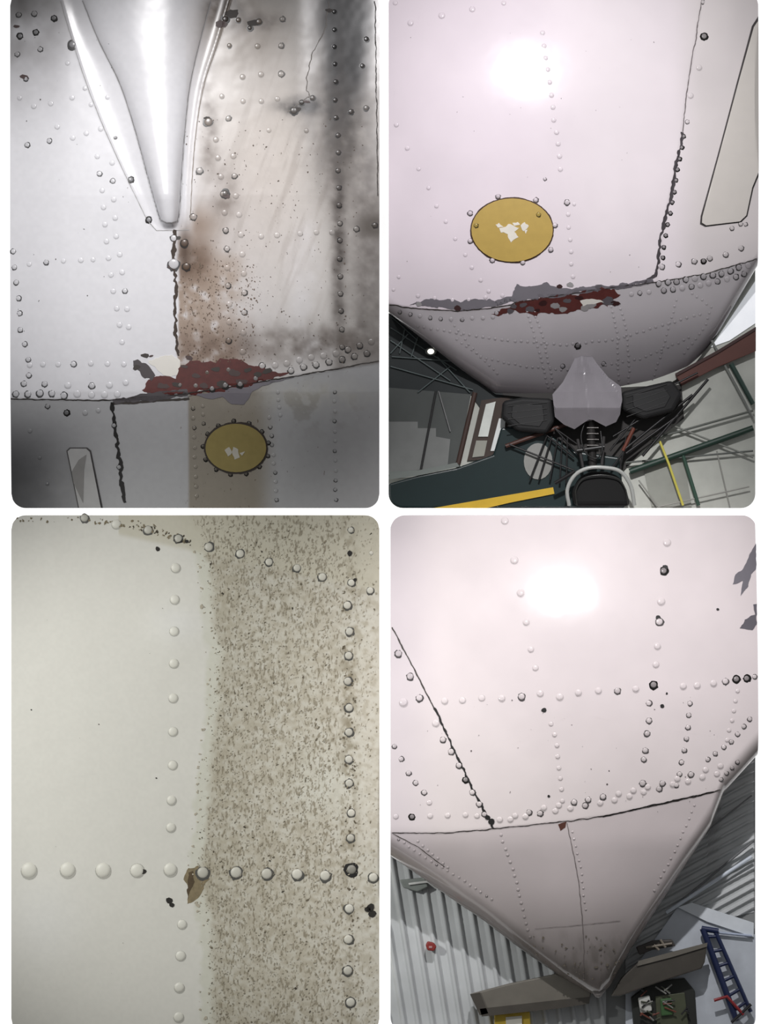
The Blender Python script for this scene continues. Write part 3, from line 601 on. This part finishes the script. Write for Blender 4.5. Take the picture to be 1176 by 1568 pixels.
ribbon('lap_seam_dark',[(920,1246),(940,1242),(1020,1224),(1090,1209)],1.8,H4,BLK,A4,seed=132)
ribbon('diagonal_seam',[(600,960),(628,1012),(664,1082)],1.8,H4,DK,A4,seed=133,wob=.5)
ribbon('diagonal_seam_chipped',[(664,1082),(690,1135),(715,1190),(735,1228),(755,1265)],2.8,H4,BLK,A4,seed=134,jit=.95)
ribbon('keel_seam',[(866,1256),(875,1300),(884,1345),(890,1400),(893,1450),(893,1500)],1.0,H4,M((110,102,100),.5),A4,seed=135,wob=.5)
ribbon('cross_seam',[(818,1420),(880,1414),(948,1407)],.6,H4,M((120,114,112),.5),A4,seed=136,wob=.4,jit=.8)
ribbon('side_seam',[(602,1274),(640,1294),(680,1325)],1.2,H4,DK,A4,seed=137,wob=.4)
patch('paint_chip_brown',[(852,1258),(866,1254),(864,1263),(856,1268)],H4,M((86,48,36),.6),A4,amp=1,seed=138,grid=4)
P4c=[(1158,832),(1148,850),(1140,868),(1126,880),(1122,894),(1136,890),(1133,912),(1145,898),(1150,880),(1158,870)]
patch('exposed_grey_primer',P4c,H4,M((116,112,120),.5),A4,amp=1.0,seed=139,pan=4)
patch('exposed_grey_primer_b',[(1157,925),(1152,926),(1154,940),(1140,948),(1131,962),(1150,965),(1157,955)],H4,M((98,94,102),.5),A4,amp=1.0,seed=140,pan=4)
for i,(cx,cy,s) in enumerate([(831,1085,4),(1098,932,2),(1010,1078,3),(751,1255,5),(745,1248,4),(1018,868,4),(1006,945,4),(838,1215,2),(1018,1060,2)]):
    patch('paint_chip',[(cx+s*math.cos(a),cy+s*math.sin(a)*.9) for a in np.linspace(0,5.5,8)],H4,BLK,A4,amp=.9,seed=150+i,eps=.0024,grid=3)
specks('paint_pits',40,(640,1060,1100,1240),H4,M((80,70,70),.6),A4,.5,1.4,33)
specks('oil_stains',70,(800,1430,950,1505),H4,M((86,79,68),.6),A4,.8,3,34,lambda x,y:y<bot4(x)-8)
# hangar
HW4=grp('hangar_wall')
prism('wall_sheet',RR[4],0.001,.004,M((130,132,132),.6),HW4)
cm=attr_mat('corrugated_steel',rough=.35,bump=.0)
def rib(p,w,h): 
    t=(p/w)%1.0; return h*sm(0,.12,t)*sm(.42,.30,t)
def HcL(X,Y): return .006+rib(X+(Y-1310)*-.16,22,.012)+rib(X+(Y-1310)*-.16+11,22,1)*.0006
def CcL(X,Y): return RGBA((np.zeros(X.shape+(3,))+np.array([190,193,194.]))*(.88+.2*fbm(X,Y,60,3))[...,None],X*0)
gridskin('corrugated_sheet_left',598,930,lambda x:np.maximum(bot4(x)-10,1300)*1.0,lambda x:ycorn(4,x)[1],HcL,CcL,cm,HW4,step=1.5,ystep=6)
def HcR(X,Y): return .006+rib(Y+.55*X,15,.010)
gridskin('corrugated_roof_right',960,1158,lambda x:np.maximum(bot4(x)-10,1140),lambda x:np.interp(x,[960,1060,1160],[1500,1420,1400]),HcR,CcL,cm,HW4,step=3,ystep=1.5)
prism('white_office_wall',[(985,1470),(1040,1392),(1085,1410),(1160,1435),(1160,1584),(960,1584),(960,1510)],.004,.022,M((190,196,204),.5),HW4,4)
prism('office_wall_return',[(1040,1392),(1062,1385),(1157,1416),(1157,1438),(1085,1414)],.022,.03,M((214,220,226),.5),HW4,4)
for i,(a,b,r,c) in enumerate([((1022,1400),(1154,1314),3,(206,214,224)),((1050,1378),(1154,1292),1.8,(110,112,114)),((1085,1275),(1154,1220),1.6,(120,122,124)),((1095,1430),(1154,1436),2,(160,170,190))]):
    tube('purlin_%d'%i,[(*a,.035),(*b,.035)],r,M(c,.4),HW4)
FX=grp('wall_lamp'); prism('lamp_bracket',[(612,1350),(650,1346),(656,1360),(640,1368),(618,1362)],.02,.04,M((130,136,132),.5),FX,bevel=.004); tube('lamp_arm',[(626,1356,.045),(655,1352,.045),(668,1362,.03)],2,M((220,222,220),.4),FX)
FA=grp('fire_alarm_bell'); prism('bell_body',[(655,1444),(664,1446),(669,1452),(665,1459),(655,1458),(652,1450)],.02,.045,M((130,40,36),.5),FA,bevel=.004); prism('bell_plate',[(657,1451),(662,1451),(662,1454),(657,1454)],.045,.048,M((170,130,130),.5),FA)
TS=grp('tailplane')
TB_=M((66,62,56),.5,var=.3); TL=M((104,100,92),.5,var=.2)
prism('left_stabilizer',[(720,1524),(780,1508),(852,1493),(890,1508),(906,1522),(903,1536),(860,1543),(735,1556)],.055,.08,TL,TS,4,bevel=.004)
prism('left_elevator_edge',[(720,1524),(735,1521),(748,1553),(735,1556)],.08,.086,TB_,TS,4)
prism('left_trailing_edge',[(735,1546),(860,1532),(904,1528),(903,1538),(860,1545),(738,1558)],.08,.086,TB_,TS,4)
prism('right_stabilizer',[(936,1526),(952,1498),(978,1474),(1030,1462),(1084,1446),(1080,1474),(1075,1484),(1010,1505),(950,1526)],.08,.1,TB_,TS,4,bevel=.004)
prism('right_leading_edge',[(978,1472),(1030,1458),(1084,1444),(1083,1450),(1030,1466),(976,1480)],.1,.105,TL,TS,4)
prism('tail_hinge_block',[(975,1452),(1000,1442),(1030,1440),(1036,1450),(1000,1456),(980,1464)],.055,.08,M((60,56,52),.5),TS,4,bevel=.003)
for i,(a,b) in enumerate([((1002,1448),(1010,1456)),((1012,1440),(1020,1452)),((990,1452),(1030,1446))]): tube('hinge_link_%d'%i,[(*a,.085),(*b,.085)],2,M((120,112,100),.5),TS)
prism('tail_cone_tip',[(905,1502),(926,1502),(928,1516),(920,1528),(912,1528),(905,1516)],.04,.12,M((104,100,98),.4),TS,4,bevel=.01)
LD=grp('step_ladder'); BL=M((22,34,70),.45)
tube('rail_left',[(1078,1424,.05),(1130,1566,.05)],5,BL,LD); tube('rail_right',[(1098,1430,.05),(1152,1552,.05)],3.4,BL,LD)
for i in range(6):
    t=(i+.3)/6; tube('rung_%d'%i,[(1082+50*t,1430+136*t,.05),(1100+52*t,1430+120*t,.05)],2.6,BL,LD)
tube('top_cap',[(1076,1424,.05),(1102,1428,.05)],4.5,BL,LD)
TC=grp('tool_cart')
prism('cart_body',[(968,1530),(1000,1505),(1050,1500),(1066,1520),(1070,1580),(972,1580)],.023,.05,M((32,34,30),.6),TC,4,bevel=.004)
prism('cart_drawer_face',[(1005,1528),(1050,1522),(1056,1575),(1008,1578)],.05,.056,M((70,74,56),.5),TC,4,bevel=.002)
prism('green_can',[(1012,1532),(1030,1530),(1032,1556),(1014,1558)],.056,.068,M((58,92,52),.5),TC,4,bevel=.004)
prism('white_jug',[(978,1530),(996,1526),(1000,1550),(982,1554)],.05,.068,M((190,190,185),.5),TC,4,bevel=.004)
for i in range(26):
    x=random.uniform(978,1055); y=random.uniform(1512,1565); tube('tool_%d'%i,[(x,y,.072),(x+random.uniform(-18,18),y+random.uniform(-12,12),.072)],1.3,M(random.choice([(26,26,26),(26,26,28),(120,120,116),(100,50,36),(60,64,50)]),.4),TC)
EC=grp('red_engine_crane'); tube('crane_arm',[(1095,1534,.062),(1115,1528,.062),(1140,1556,.062)],2.6,M((130,30,34),.4),EC); tube('crane_leg',[(1122,1568,.062),(1152,1540,.062)],2.6,M((30,30,34),.4),EC)
CB=grp('yellow_crate'); prism('crate_body',[(758,1556),(812,1552),(814,1584),(758,1584)],.022,.05,M((206,176,60),.5),CB,4,bevel=.003); prism('crate_panel',[(775,1560),(800,1558),(800,1584),(776,1584)],.05,.055,M((225,222,210),.5),CB,4)

# ============================================================= camera + lights
cd=bpy.data.cameras.new('camera'); cam=bpy.data.objects.new('camera',cd); bpy.context.scene.collection.objects.link(cam)
cam.location=(0,-CAM-.12,CZ); cam.rotation_euler=(math.pi/2,0,0); cd.sensor_fit='AUTO'; cd.sensor_width=36
cd.lens=36*CAM/(1568*K); cd.clip_end=100
bpy.context.scene.camera=cam
def spot(name,loc,tgt,power,ang,blend=1.0,col=(1,1,1),r=.05):
    l=bpy.data.lights.new(name,'SPOT'); l.energy=power; l.spot_size=math.radians(ang); l.spot_blend=blend; l.color=col; l.shadow_soft_size=r
    o=bpy.data.objects.new(name,l); bpy.context.scene.collection.objects.link(o); o.location=loc
    o.rotation_euler=(Vector(tgt)-Vector(loc)).to_track_quat('-Z','Y').to_euler()
def off(dx,dz,d): return (dx,-d,CZ+dz)
spot('spotlight_belly',off(-.75,1.95,3.0),W(230,330,.1),345,31,1,(1,.985,.99))
spot('spotlight_cover',off(.46,1.9,3.0),W(850,220,.2),280,40,1,(1,.98,1),r=.04)
spot('spotlight_rivets',off(-2.1,-.1,2.6),W(290,1190,.05),255,44,.9,(1,1,.97))
spot('spotlight_tail',off(.55,1.9,3.0),W(880,1070,.2),460,34,1,(1,.98,.985),r=.04)
w=bpy.data.worlds.new('world'); bpy.context.scene.world=w; w.use_nodes=True
w.node_tree.nodes['Background'].inputs[0].default_value=(.97,.98,1,1); w.node_tree.nodes['Background'].inputs[1].default_value=.3
bpy.context.scene.view_settings.view_transform='Standard'
